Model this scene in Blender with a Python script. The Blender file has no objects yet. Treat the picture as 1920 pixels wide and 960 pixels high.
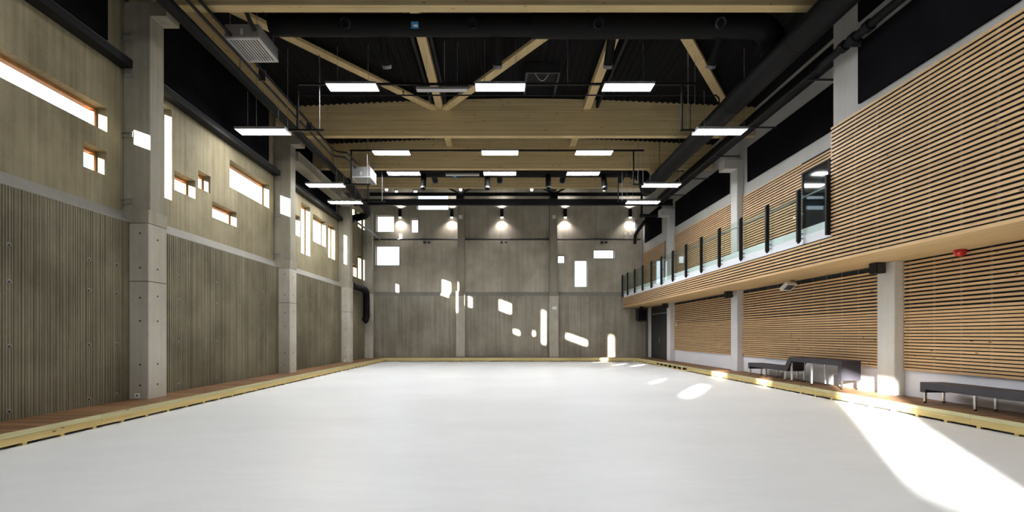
import bpy, math, random
from mathutils import Vector, Matrix
random.seed(7)
SC = bpy.context.scene
COL = SC.collection
PI = math.pi

# ------------------------------------------------------------------ camera, world, sun, exposure
cam = bpy.data.cameras.new('camera')
cam.sensor_width = 36.0
cam.lens = 900.0 / 1920.0 * 36.0
cam.shift_x = 24.0 / 1920.0
cam.shift_y = 147.5 / 1920.0
cam.clip_start = 0.05
cam.clip_end = 300
camo = bpy.data.objects.new('camera', cam)
COL.objects.link(camo)
camo.location = (0, 0, 1.65)
camo.rotation_euler = (PI / 2, 0, 0)
SC.camera = camo

SKY_STRENGTH = 4.5
world = bpy.data.worlds.new('daylight_sky')
SC.world = world
world.use_nodes = True
wn = world.node_tree.nodes
bg = wn['Background']
bg.inputs[0].default_value = (0.72, 0.86, 1.0, 1)
bg.inputs[1].default_value = SKY_STRENGTH

SUN_DIR = Vector((0.600, 1.0, -0.216)).normalized()
sun = bpy.data.lights.new('sun', 'SUN')
sun.energy = 80.0
sun.angle = math.radians(0.6)
sun.color = (1.0, 0.96, 0.90)
suno = bpy.data.objects.new('sun', sun)
COL.objects.link(suno)
suno.location = (-30, -45, 20)
suno.rotation_euler = SUN_DIR.to_track_quat('-Z', 'Y').to_euler()

LAMP_EMIT = 57.0
WALL_SPOT_W = 130.0
SC.view_settings.view_transform = 'Standard'
SC.view_settings.look = 'None'
SC.view_settings.gamma = 1.0
SC.view_settings.use_curve_mapping = False
SC.view_settings.exposure = 0.2
SC.cycles.use_denoising = True
SC.cycles.max_bounces = 10
SC.cycles.diffuse_bounces = 6
SC.cycles.transparent_max_bounces = 16
SC.cycles.sample_clamp_indirect = 6.0
SC.cycles.caustics_reflective = False
SC.cycles.caustics_refractive = False

# ------------------------------------------------------------------ materials
def mat(name):
    m = bpy.data.materials.new(name)
    m.use_nodes = True
    nt = m.node_tree
    b = nt.nodes['Principled BSDF']
    return m, nt, b

def plain(name, col, rough=0.6, metal=0.0, spec=0.5):
    m, nt, b = mat(name)
    b.inputs['Base Color'].default_value = (*col, 1)
    b.inputs['Roughness'].default_value = rough
    b.inputs['Metallic'].default_value = metal
    b.inputs['Specular IOR Level'].default_value = spec
    return m

def nd(nt, typ, **kw):
    n = nt.nodes.new(typ)
    for k, v in kw.items():
        setattr(n, k, v)
    return n

def coords(nt, scale, rnd=False):
    tc = nd(nt, 'ShaderNodeTexCoord')
    mp = nd(nt, 'ShaderNodeMapping')
    mp.inputs['Scale'].default_value = scale
    if rnd:
        oi = nd(nt, 'ShaderNodeObjectInfo')
        mul = nd(nt, 'ShaderNodeVectorMath', operation='SCALE')
        comb = nd(nt, 'ShaderNodeCombineXYZ')
        for i in range(3):
            nt.links.new(oi.outputs['Random'], comb.inputs[i])
        nt.links.new(comb.outputs[0], mul.inputs[0])
        mul.inputs['Scale'].default_value = 37.0
        add = nd(nt, 'ShaderNodeVectorMath', operation='ADD')
        nt.links.new(tc.outputs['Object'], add.inputs[0])
        nt.links.new(mul.outputs[0], add.inputs[1])
        nt.links.new(add.outputs[0], mp.inputs['Vector'])
    else:
        nt.links.new(tc.outputs['Object'], mp.inputs['Vector'])
    return mp

def noise(nt, scale, detail=4, rough=0.6, rnd=False):
    mp = coords(nt, scale, rnd)
    n = nd(nt, 'ShaderNodeTexNoise')
    n.inputs['Scale'].default_value = 1.0
    n.inputs['Detail'].default_value = detail
    n.inputs['Roughness'].default_value = rough
    nt.links.new(mp.outputs[0], n.inputs['Vector'])
    return n

def ramp(nt, fac, stops):
    r = nd(nt, 'ShaderNodeValToRGB')
    e = r.color_ramp.elements
    while len(e) < len(stops):
        e.new(0.5)
    for k, (p, c) in enumerate(stops):
        e[k].position = p
        e[k].color = (*c, 1)
    nt.links.new(fac, r.inputs[0])
    return r

def mix(nt, a, b, fac, mode='MIX'):
    m = nd(nt, 'ShaderNodeMix', data_type='RGBA', blend_type=mode)
    if isinstance(fac, (int, float)):
        m.inputs[0].default_value = fac
    else:
        nt.links.new(fac, m.inputs[0])
    for sock, v in ((m.inputs[6], a), (m.inputs[7], b)):
        if isinstance(v, tuple):
            sock.default_value = (*v, 1)
        else:
            nt.links.new(v, sock)
    return m.outputs[2]

def bump(nt, b, h, strength, dist=0.01):
    bp = nd(nt, 'ShaderNodeBump')
    bp.inputs['Strength'].default_value = strength
    bp.inputs['Distance'].default_value = dist
    nt.links.new(h, bp.inputs['Height'])
    nt.links.new(bp.outputs[0], b.inputs['Normal'])

def concrete(name, dark, light, streak=0.5, fine=60.0, rough=0.8, rnd=False, streak_scale=9.0, spec=0.3):
    m, nt, b = mat(name)
    big = noise(nt, (0.55, 0.55, 0.45), 5, 0.62, rnd)
    st = noise(nt, (streak_scale, streak_scale, 0.25), 4, 0.6, rnd)
    fn = noise(nt, (fine, fine, fine * 0.6), 3, 0.7, rnd)
    c = ramp(nt, big.outputs[0], [(0.36, dark), (0.64, light)]).outputs[0]
    s = ramp(nt, st.outputs[0], [(0.32, (0.62, 0.60, 0.55)), (0.62, (1.1, 1.1, 1.1))]).outputs[0]
    c = mix(nt, c, s, streak, 'MULTIPLY')
    f = ramp(nt, fn.outputs[0], [(0.3, (0.8, 0.8, 0.8)), (0.7, (1.12, 1.12, 1.12))]).outputs[0]
    c = mix(nt, c, f, 0.5, 'MULTIPLY')
    nt.links.new(c, b.inputs['Base Color'])
    b.inputs['Roughness'].default_value = rough
    b.inputs['Specular IOR Level'].default_value = spec
    bump(nt, b, fn.outputs[0], 0.25, 0.006)
    return m

def wood(name, axis, base, dark, knot=(0.16, 0.08, 0.03), lam=0.0, rnd=True, rough=0.55, knots=True, grain=0.55):
    """grain runs along `axis`"""
    m, nt, b = mat(name)
    a = 'xyz'.index(axis)
    s1 = [38.0] * 3; s1[a] = 0.9
    s2 = [7.0] * 3; s2[a] = 0.35
    g = noise(nt, tuple(s1), 3, 0.6, rnd)
    g2 = noise(nt, tuple(s2), 3, 0.5, rnd)
    c = ramp(nt, g.outputs[0], [(0.30, dark), (0.60, base)]).outputs[0]
    t = ramp(nt, g2.outputs[0], [(0.30, (0.78, 0.74, 0.68)), (0.70, (1.08, 1.08, 1.06))]).outputs[0]
    c = mix(nt, c, t, grain, 'MULTIPLY')
    if lam > 0:
        mp = coords(nt, (1, 1, 1))
        sep = nd(nt, 'ShaderNodeSeparateXYZ')
        nt.links.new(mp.outputs[0], sep.inputs[0])
        dv = nd(nt, 'ShaderNodeMath', operation='DIVIDE')
        nt.links.new(sep.outputs[2], dv.inputs[0]); dv.inputs[1].default_value = lam
        fl = nd(nt, 'ShaderNodeMath', operation='FLOOR')
        nt.links.new(dv.outputs[0], fl.inputs[0])
        wnz = nd(nt, 'ShaderNodeTexWhiteNoise', noise_dimensions='1D')
        nt.links.new(fl.outputs[0], wnz.inputs['W'])
        lr = ramp(nt, wnz.outputs[0], [(0.0, (0.82, 0.80, 0.76)), (1.0, (1.08, 1.07, 1.05))]).outputs[0]
        c = mix(nt, c, lr, 0.8, 'MULTIPLY')
        fr = nd(nt, 'ShaderNodeMath', operation='FRACT')
        nt.links.new(dv.outputs[0], fr.inputs[0])
        jl = ramp(nt, fr.outputs[0], [(0.0, (0.55, 0.5, 0.42)), (0.08, (1, 1, 1))]).outputs[0]
        c = mix(nt, c, jl, 0.5, 'MULTIPLY')
    if knots:
        sk = [9.0] * 3; sk[a] = 3.0
        mp = coords(nt, tuple(sk), rnd)
        v = nd(nt, 'ShaderNodeTexVoronoi')
        v.inputs['Scale'].default_value = 1.0
        nt.links.new(mp.outputs[0], v.inputs['Vector'])
        k = ramp(nt, v.outputs['Distance'], [(0.07, (1, 1, 1)), (0.15, (0, 0, 0))]).outputs[0]
        kc = nd(nt, 'ShaderNodeSeparateColor')
        nt.links.new(v.outputs['Color'], kc.inputs[0])
        gt = nd(nt, 'ShaderNodeMath', operation='GREATER_THAN')
        nt.links.new(kc.outputs[0], gt.inputs[0]); gt.inputs[1].default_value = 0.55
        mu = nd(nt, 'ShaderNodeMath', operation='MULTIPLY')
        nt.links.new(k, mu.inputs[0]); nt.links.new(gt.outputs[0], mu.inputs[1])
        c = mix(nt, c, knot, mu.outputs[0])
    nt.links.new(c, b.inputs['Base Color'])
    b.inputs['Roughness'].default_value = rough
    b.inputs['Specular IOR Level'].default_value = 0.35
    bump(nt, b, g.outputs[0], 0.12, 0.003)
    return m

def board_tone(m, pitch):
    nt = m.node_tree; b = nt.nodes['Principled BSDF']
    src = b.inputs['Base Color'].links[0].from_socket
    ge = nd(nt, 'ShaderNodeNewGeometry')
    sep = nd(nt, 'ShaderNodeSeparateXYZ'); nt.links.new(ge.outputs['Position'], sep.inputs[0])
    dv = nd(nt, 'ShaderNodeMath', operation='DIVIDE'); nt.links.new(sep.outputs[1], dv.inputs[0]); dv.inputs[1].default_value = pitch
    fl_ = nd(nt, 'ShaderNodeMath', operation='FLOOR'); nt.links.new(dv.outputs[0], fl_.inputs[0])
    wz = nd(nt, 'ShaderNodeTexWhiteNoise', noise_dimensions='1D'); nt.links.new(fl_.outputs[0], wz.inputs['W'])
    rr_ = ramp(nt, wz.outputs[0], [(0.0, (0.55, 0.53, 0.5)), (1.0, (1.15, 1.15, 1.15))]).outputs[0]
    nt.links.new(mix(nt, src, rr_, 0.9, 'MULTIPLY'), b.inputs['Base Color'])

def emit(name, col, strength):
    m, nt, b = mat(name)
    b.inputs['Base Color'].default_value = (0.9, 0.9, 0.9, 1)
    b.inputs['Emission Color'].default_value = (*col, 1)
    b.inputs['Emission Strength'].default_value = strength
    return m

def thin_glass(name, tint, gloss=1.0):
    m = bpy.data.materials.new(name)
    m.use_nodes = True
    nt = m.node_tree
    for n in list(nt.nodes):
        nt.nodes.remove(n)
    out = nd(nt, 'ShaderNodeOutputMaterial')
    tr = nd(nt, 'ShaderNodeBsdfTransparent'); tr.inputs[0].default_value = (*tint, 1)
    gl = nd(nt, 'ShaderNodeBsdfGlossy'); gl.inputs['Roughness'].default_value = 0.02
    fr = nd(nt, 'ShaderNodeLayerWeight'); fr.inputs[0].default_value = 0.5
    pw = nd(nt, 'ShaderNodeMath', operation='POWER'); pw.inputs[1].default_value = 5.0
    nt.links.new(fr.outputs['Facing'], pw.inputs[0])
    mu = nd(nt, 'ShaderNodeMath', operation='MULTIPLY_ADD'); mu.inputs[1].default_value = 0.9 * gloss; mu.inputs[2].default_value = 0.04 * gloss
    mx = nd(nt, 'ShaderNodeMixShader')
    nt.links.new(pw.outputs[0], mu.inputs[0])
    nt.links.new(mu.outputs[0], mx.inputs[0])
    nt.links.new(tr.outputs[0], mx.inputs[1]); nt.links.new(gl.outputs[0], mx.inputs[2])
    nt.links.new(mx.outputs[0], out.inputs[0])
    return m

M = {}
M['conc_up'] = concrete('board_marked_concrete', (0.165, 0.140, 0.083), (0.275, 0.238, 0.152), 0.55, 45, streak_scale=11)
M['conc_back'] = concrete('end_wall_concrete', (0.315, 0.285, 0.225), (0.47, 0.435, 0.355), 0.35, 45, streak_scale=5)
M['conc_ribback'] = concrete('end_wall_ribbed_concrete', (0.235, 0.21, 0.165), (0.345, 0.318, 0.26), 0.6, 60, streak_scale=8)
M['conc_rib'] = concrete('ribbed_concrete', (0.115, 0.098, 0.063), (0.205, 0.18, 0.122), 0.9, 60, streak_scale=26)
M['conc_col'] = concrete('column_concrete', (0.34, 0.315, 0.255), (0.47, 0.44, 0.375), 0.18, 70, rnd=True)
M['conc_colup'] = concrete('upper_column_concrete', (0.21, 0.19, 0.145), (0.31, 0.285, 0.225), 0.35, 60, rnd=True)
M['conc_band'] = concrete('smooth_grey_band', (0.20, 0.188, 0.165), (0.25, 0.237, 0.21), 0.1, 50)
M['conc_right'] = concrete('pale_column_concrete', (0.56, 0.54, 0.50), (0.68, 0.66, 0.62), 0.12, 80, rnd=True)
M['conc_white'] = concrete('white_column_paint', (0.75, 0.76, 0.81), (0.82, 0.83, 0.87), 0.05, 60, rnd=True)
M['white'] = concrete('white_wall_paint', (0.84, 0.85, 0.91), (0.88, 0.89, 0.95), 0.04, 60)
M['dim_white_wall'] = concrete('dimmed_white_wall_paint', (0.40, 0.39, 0.37), (0.47, 0.46, 0.44), 0.1, 60)  # dimness of white walls above the downward lamps, put into the colour
M['conc_upcol'] = concrete('dimmed_white_column_paint', (0.50, 0.49, 0.47), (0.58, 0.57, 0.55), 0.08, 60)  # upper part of white columns, greyed to carry the shade up there
M['floor'] = None
M['black_felt'] = concrete('black_acoustic_felt', (0.006, 0.006, 0.007), (0.011, 0.010, 0.012), 0.1, 90, 0.95, spec=0.0)
M['black'] = plain('black_painted_steel', (0.009, 0.009, 0.010), 0.5, 0, 0.15)
M['black_duct'] = plain('black_duct_paint', (0.0045, 0.0045, 0.005), 0.6, 0, 0.1)
M['ceil'] = plain('black_roof_deck', (0.006, 0.0055, 0.0055), 0.9, 0, 0.1)
M['dark_grey'] = plain('dark_grey_steel', (0.045, 0.046, 0.05), 0.4, 0.5)
M['mid_grey'] = plain('grey_steel', (0.30, 0.30, 0.31), 0.4, 0.6)
M['lamp_body'] = plain('grey_lamp_housing', (0.32, 0.32, 0.33), 0.4, 0.4)
M['unlit'] = plain('unlit_lamp_diffuser', (0.62, 0.63, 0.66), 0.4)
M['heater'] = plain('galvanised_heater_casing', (0.22, 0.22, 0.22), 0.5, 0.2)
M['louvre'] = plain('pale_louvre_blades', (0.50, 0.50, 0.51), 0.5)
M['chrome'] = plain('brushed_steel_leg', (0.72, 0.71, 0.70), 0.22, 1.0)
M['bench'] = concrete('charcoal_bench_laminate', (0.036, 0.033, 0.041), (0.046, 0.043, 0.052), 0.05, 90, 0.5)
M['glulam'] = wood('glulam_spruce', 'x', (0.66, 0.54, 0.31), (0.56, 0.445, 0.235), lam=0.045)
M['glulam_y'] = wood('glulam_spruce_lengthwise', 'y', (0.70, 0.57, 0.33), (0.60, 0.47, 0.25), lam=0.045)
M['larch'] = wood('oiled_larch_slat', 'y', (0.68, 0.46, 0.255), (0.57, 0.37, 0.19), rough=0.5, grain=0.8)
M['soffit'] = wood('pine_soffit_board', 'y', (0.60, 0.43, 0.23), (0.50, 0.35, 0.17))
M['deck'] = wood('brown_stained_deck', 'x', (0.27, 0.145, 0.065), (0.15, 0.078, 0.035), knots=False)
M['deck_y'] = wood('brown_stained_deck_back', 'y', (0.27, 0.145, 0.065), (0.15, 0.078, 0.035), knots=False)
board_tone(M['deck'], 0.12)
M['pine_y'] = wood('pressure_treated_pine', 'y', (0.60, 0.47, 0.20), (0.50, 0.37, 0.14))
M['pine_x'] = wood('pressure_treated_pine_cross', 'x', (0.60, 0.47, 0.20), (0.50, 0.37, 0.14))
M['cap_y'] = wood('greenish_treated_cap', 'y', (0.50, 0.47, 0.27), (0.42, 0.38, 0.20))
M['cap_x'] = wood('greenish_treated_cap_cross', 'x', (0.50, 0.47, 0.27), (0.42, 0.38, 0.20))
M['frame'] = wood('varnished_window_frame', 'z', (0.42, 0.20, 0.07), (0.30, 0.13, 0.04), knots=False)
M['pane'] = thin_glass('window_glass', (0.95, 0.97, 0.97), 0.8)
M['rail_glass'] = thin_glass('railing_glass', (0.92, 0.97, 0.945), 0.7)
M['dark_glass'] = plain('dark_door_glass', (0.012, 0.014, 0.017), 0.05)
M['door'] = plain('anthracite_door', (0.016, 0.017, 0.019), 0.5)
M['tray'] = plain('charcoal_tray_steel', (0.012, 0.012, 0.012), 0.6, 0, 0.12)
M['hole'] = plain('dark_tie_hole', (0.03, 0.028, 0.025), 0.9)
M['lamp'] = emit('lit_diffuser', (0.98, 0.99, 1.0), LAMP_EMIT)
M['bulb'] = emit('lit_bulb', (1.0, 0.95, 0.9), 14.0)
M['red'] = plain('red_plastic', (0.45, 0.012, 0.014), 0.35)
M['blue'] = plain('blue_label', (0.03, 0.22, 0.55), 0.5)
M['green'] = emit('green_exit_sign', (0.02, 0.25, 0.09), 0.12)
M['label_white'] = plain('white_label', (0.85, 0.85, 0.85), 0.5)
M['plastic'] = plain('white_plastic', (0.78, 0.78, 0.76), 0.4)
M['screen'] = plain('dark_flood_glass', (0.05, 0.07, 0.08), 0.1)
M['backing'] = plain('black_slat_backing', (0.008, 0.008, 0.008), 0.9)
M['batten'] = plain('grey_batten', (0.06, 0.055, 0.055), 0.8)
M['terminal'] = plain('clear_nozzle_ring', (0.12, 0.12, 0.125), 0.3, 0.3)

def floor_mat():
    m, nt, b = mat('pale_poured_floor')
    big = noise(nt, (0.28, 0.5, 1), 5, 0.6)
    st = noise(nt, (1.2, 6.0, 1), 4, 0.65)
    c = ramp(nt, big.outputs[0], [(0.32, (0.715, 0.72, 0.72)), (0.68, (0.785, 0.79, 0.79))]).outputs[0]
    s = ramp(nt, st.outputs[0], [(0.3, (0.93, 0.93, 0.93)), (0.7, (1.04, 1.04, 1.04))]).outputs[0]
    c = mix(nt, c, s, 0.6, 'MULTIPLY')
    nt.links.new(c, b.inputs['Base Color'])
    r = ramp(nt, st.outputs[0], [(0.3, (0.34, 0.34, 0.34)), (0.7, (0.48, 0.48, 0.48))]).outputs[0]
    nt.links.new(r, b.inputs['Roughness'])
    b.inputs['Specular IOR Level'].default_value = 0.4
    return m
M['floor'] = floor_mat()

# ------------------------------------------------------------------ mesh helpers
class MB:
    def __init__(s):
        s.v = []; s.f = []
    def quad(s, a, b, c, d):
        n = len(s.v); s.v += [tuple(a), tuple(b), tuple(c), tuple(d)]; s.f.append((n, n + 1, n + 2, n + 3))
        return s
    def box(s, x0, x1, y0, y1, z0, z1, c=0.0):
        if x0 > x1: x0, x1 = x1, x0
        if y0 > y1: y0, y1 = y1, y0
        if z0 > z1: z0, z1 = z1, z0
        if c > 0:
            return s.cbox(x0, x1, y0, y1, z0, z1, c)
        n = len(s.v)
        s.v += [(x0, y0, z0), (x1, y0, z0), (x1, y1, z0), (x0, y1, z0), (x0, y0, z1), (x1, y0, z1), (x1, y1, z1), (x0, y1, z1)]
        for q in ((0, 3, 2, 1), (4, 5, 6, 7), (0, 1, 5, 4), (1, 2, 6, 5), (2, 3, 7, 6), (3, 0, 4, 7)):
            s.f.append(tuple(n + k for k in q))
        return s
    def cbox(s, x0, x1, y0, y1, z0, z1, c):
        """box with chamfered vertical edges"""
        return s.prism([(x0 + c, y0), (x1 - c, y0), (x1, y0 + c), (x1, y1 - c), (x1 - c, y1), (x0 + c, y1), (x0, y1 - c), (x0, y0 + c)], 'z', z0, z1)
    def prism(s, poly, axis, a, b):
        """extrude a polygon along an axis; poly in the other two coordinates in order"""
        n = len(s.v); k = len(poly)
        def P(p, t):
            if axis == 'x': return (t, p[0], p[1])
            if axis == 'y': return (p[0], t, p[1])
            return (p[0], p[1], t)
        s.v += [P(p, a) for p in poly] + [P(p, b) for p in poly]
        s.f.append(tuple(range(n + k - 1, n - 1, -1)))
        s.f.append(tuple(range(n + k, n + 2 * k)))
        for i in range(k):
            j = (i + 1) % k
            s.f.append((n + i, n + j, n + k + j, n + k + i))
        return s
    def tube(s, pts, r, n=12, caps=True, radii=None):
        pts = [Vector(p) for p in pts]
        rings = []
        up = None
        for i, p in enumerate(pts):
            if i == 0: t = pts[1] - p
            elif i == len(pts) - 1: t = p - pts[i - 1]
            else: t = (pts[i + 1] - p).normalized() + (p - pts[i - 1]).normalized()
            t.normalize()
            if up is None:
                ref = Vector((0, 0, 1)) if abs(t.z) < 0.9 else Vector((1, 0, 0))
                u = t.cross(ref).normalized()
            else:
                u = (up - t * up.dot(t)).normalized()
            up = u
            w = t.cross(u)
            rr = radii[i] if radii else r
            base = len(s.v)
            for k in range(n):
                a = 2 * PI * k / n
                s.v.append(tuple(p + u * math.cos(a) * rr + w * math.sin(a) * rr))
            rings.append(base)
        for i in range(len(rings) - 1):
            for k in range(n):
                j = (k + 1) % n
                s.f.append((rings[i] + k, rings[i] + j, rings[i + 1] + j, rings[i + 1] + k))
        if caps:
            s.f.append(tuple(rings[0] + k for k in range(n - 1, -1, -1)))
            s.f.append(tuple(rings[-1] + k for k in range(n)))
        return s
    def dome(s, c, rx, ry, rz, n=14, m=6, lower=True, full=False):
        base = len(s.v)
        a0, a1 = (-PI / 2, PI / 2) if full else ((-PI / 2, 0) if lower else (0, PI / 2))
        for i in range(m + 1):
            a = a0 + (a1 - a0) * i / m
            for k in range(n):
                t = 2 * PI * k / n
                s.v.append((c[0] + rx * math.cos(a) * math.cos(t), c[1] + ry * math.cos(a) * math.sin(t), c[2] + rz * math.sin(a)))
        for i in range(m):
            for k in range(n):
                j = (k + 1) % n
                s.f.append((base + i * n + k, base + i * n + j, base + (i + 1) * n + j, base + (i + 1) * n + k))
        return s
    def rot(s, M4):
        s.v = [tuple(M4 @ Vector(p)) for p in s.v]
        return s

ORG = {}
NAMES = {}
def uname(n):
    return n
def mesh(name, mb, m, smooth=False):
    me = bpy.data.meshes.new(name)
    me.from_pydata(mb.v, [], mb.f)
    me.materials.append(m)
    if smooth:
        me.polygons.foreach_set('use_smooth', [True] * len(me.polygons))
        try:
            me.set_sharp_from_angle(angle=math.radians(40))
        except Exception:
            pass
    me.update()
    return me

def obj(name, mb, m, parent=None, smooth=False, **props):
    """one mesh object; vertices are given in world space, stored relative to the parent's base"""
    o_ = ORG.get(parent.name, (0, 0, 0)) if parent else (0, 0, 0)
    if parent is None and 'loc' in props:
        o_ = props.pop('loc')
    if any(o_):
        mb.v = [(p[0] - o_[0], p[1] - o_[1], p[2] - o_[2]) for p in mb.v]
    o = bpy.data.objects.new(name, mesh(name, mb, m, smooth))
    COL.objects.link(o)
    if parent:
        o.parent = parent
    else:
        o.location = o_
    ORG[o.name] = o_
    for k, v in props.items():
        o[k] = v
    return o

def thing(name, label, cat, loc, group=None):
    o = bpy.data.objects.new(name, None)
    COL.objects.link(o)
    o.location = loc
    o.empty_display_size = 0.2
    o['label'] = label
    if cat: o['category'] = cat
    if group: o['group'] = group
    ORG[o.name] = tuple(loc)
    return o

def tag(o, label, cat=None, group=None):
    o['label'] = label
    if cat: o['category'] = cat
    if group: o['group'] = group
    return o

def struct(o, label=None):
    o['kind'] = 'structure'
    if label: o['label'] = label
    return o

def copy_tree(o, parent=None):
    c = o.copy(); COL.objects.link(c)
    if parent: c.parent = parent
    for ch in list(o.children):
        copy_tree(ch, c)
    return c

def place(src, loc, label, used=[]):
    """first use moves the prototype itself, later uses copy it with its parts"""
    if src.name not in used:
        used.append(src.name); o = src
    else:
        o = copy_tree(src)
    o.location = loc
    o['label'] = label
    return o

def wall_holes(mb, axis, front, back, u0, u1, z0, z1, holes):
    """wall slab with rectangular openings; axis 'x': plane x=front, u=y; axis 'y': plane y=front, u=x"""
    us = sorted({u0, u1, *[h[0] for h in holes], *[h[1] for h in holes]})
    zs = sorted({z0, z1, *[h[2] for h in holes], *[h[3] for h in holes]})
    us = [u for u in us if u0 <= u <= u1]; zs = [z for z in zs if z0 <= z <= z1]
    P = (lambda t, u, z: (t, u, z)) if axis == 'x' else (lambda t, u, z: (u, t, z))
    for i in range(len(us) - 1):
        for k in range(len(zs) - 1):
            cu, cz = (us[i] + us[i + 1]) / 2, (zs[k] + zs[k + 1]) / 2
            if any(h[0] < cu < h[1] and h[2] < cz < h[3] for h in holes):
                continue
            for t in (front, back):
                mb.quad(P(t, us[i], zs[k]), P(t, us[i + 1], zs[k]), P(t, us[i + 1], zs[k + 1]), P(t, us[i], zs[k + 1]))
    for (a, b, c, d) in holes + [(u0, u1, z0, z1)]:
        mb.quad(P(front, a, c), P(back, a, c), P(back, a, d), P(front, a, d))
        mb.quad(P(front, b, c), P(back, b, c), P(back, b, d), P(front, b, d))
        mb.quad(P(front, a, c), P(back, a, c), P(back, b, c), P(front, b, c))
        mb.quad(P(front, a, d), P(back, a, d), P(back, b, d), P(front, b, d))
    return mb

WIN = [0]
def window(axis, t_in, t_out, h, label, fw=0.062):
    """timber frame and glass pane at the outer side of an opening"""
    WIN[0] += 1
    a, b, c, d = h
    tm = (t_in + t_out) / 2
    loc = (tm, (a + b) / 2, c) if axis == 'x' else ((a + b) / 2, tm, c)
    w = thing('window_%d' % WIN[0], label, None, loc)
    w['kind'] = 'structure'
    fr = MB()
    def bx(mb, u0, u1, z0, z1, t0, t1):
        if axis == 'x': mb.box(t0, t1, u0, u1, z0, z1)
        else: mb.box(u0, u1, t0, t1, z0, z1)
    bx(fr, a, a + fw, c, d, t_in, t_out); bx(fr, b - fw, b, c, d, t_in, t_out)
    bx(fr, a + fw, b - fw, c, c + fw, t_in, t_out); bx(fr, a + fw, b - fw, d - fw, d, t_in, t_out)
    obj('window_frame', fr, M['frame'], w)
    pn = MB()
    bx(pn, a + fw, b - fw, c + fw, d - fw, tm - 0.004, tm + 0.004)
    obj('pane', pn, M['pane'], w)
    return w

def ribs(mb, axis, front, u0, u1, z0, z1, sgn):
    """board-formed relief: strips of uneven width standing proud or recessed; sgn points away from the room"""
    u = u0; hi = True; prof = []
    while u < u1 - 1e-6:
        w = random.choice((0.03, 0.036, 0.045, 0.06)) if hi else random.choice((0.012, 0.016, 0.022))
        e = min(u1, u + w)
        dpt = random.uniform(0.0, 0.005) if hi else random.uniform(0.008, 0.016)
        prof.append((u, front + sgn * dpt)); prof.append((e, front + sgn * dpt))
        u = e; hi = not hi
    P = (lambda t, u, z: (t, u, z)) if axis == 'x' else (lambda t, u, z: (u, t, z))
    n = len(mb.v)
    for (u, t) in prof:
        mb.v.append(P(t, u, z0)); mb.v.append(P(t, u, z1))
    for i in range(len(prof) - 1):
        k = n + 2 * i
        mb.f.append((k, k + 2, k + 3, k + 1))
    bk = front + sgn * 0.18
    for i in range(len(prof) - 1):
        a, b = prof[i], prof[i + 1]
        if b[0] > a[0]:
            mb.quad(P(a[1], a[0], z1), P(b[1], b[0], z1), P(bk, b[0], z1), P(bk, a[0], z1))
    mb.quad(P(bk, u0, z0), P(bk, u1, z0), P(bk, u1, z1), P(bk, u0, z1))
    mb.quad(P(prof[0][1], u0, z0), P(bk, u0, z0), P(bk, u0, z1), P(prof[0][1], u0, z1))
    mb.quad(P(prof[-1][1], u1, z0), P(bk, u1, z0), P(bk, u1, z1), P(prof[-1][1], u1, z1))
    return mb

# ------------------------------------------------------------------ the setting
XL, XLU, XR = -8.01, -8.20, 9.35          # lower left wall, upper left wall, right wall
YB, YBU, YF = 30.16, 30.35, -20.5          # lower back wall, upper back wall, wall behind the camera
ZF, ZD = 0.03, 0.25                       # floor, timber platform
LEDGE, SILL = 4.08, 4.34
ZBEAM, ZTOP = 8.90, 12.2

fl = obj('floor', MB().box(-9, 10.2, YF - 0.5, 31, -0.25, ZF), M['floor'])
struct(fl, 'pale grey-white poured floor of the hall')

gr_m = plain('outside_ground', (0.16, 0.155, 0.14), 0.9)
struct(obj('ground', MB().box(-120, 120, -120, 120, -0.6, -0.3), gr_m), 'ground outside the hall')

# roof deck with trapezoidal ribs along the hall
def roof_z(x):
    return 10.34 - 0.047 * abs(x - 0.7)
rf = MB()
x = -8.9; prof = []
while x < 9.9:
    prof += [(x, 0.035), (x + 0.085, 0.035), (x + 0.11, 0.0), (x + 0.185, 0.0)]
    x += 0.21
pv = [(px, roof_z(px) + dz) for px, dz in prof]
n = len(rf.v)
for (px, pz) in pv:
    rf.v.append((px, YF - 0.5, pz)); rf.v.append((px, 24.75, pz))
for i in range(len(pv) - 1):
    k = n + 2 * i
    rf.f.append((k, k + 1, k + 3, k + 2))
rf.box(-9.2, 10.2, YF - 0.6, 24.8, 10.6, 10.8)
rf.box(-9.2, 10.2, 24.78, 24.9, 10.2, 12.3)
rf.box(-9.2, 10.2, 24.8, 31.2, 11.9, 12.3)
ceiling = struct(obj('ceiling', rf, M['ceil']), 'black ribbed roof deck above the timber beams')

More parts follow.
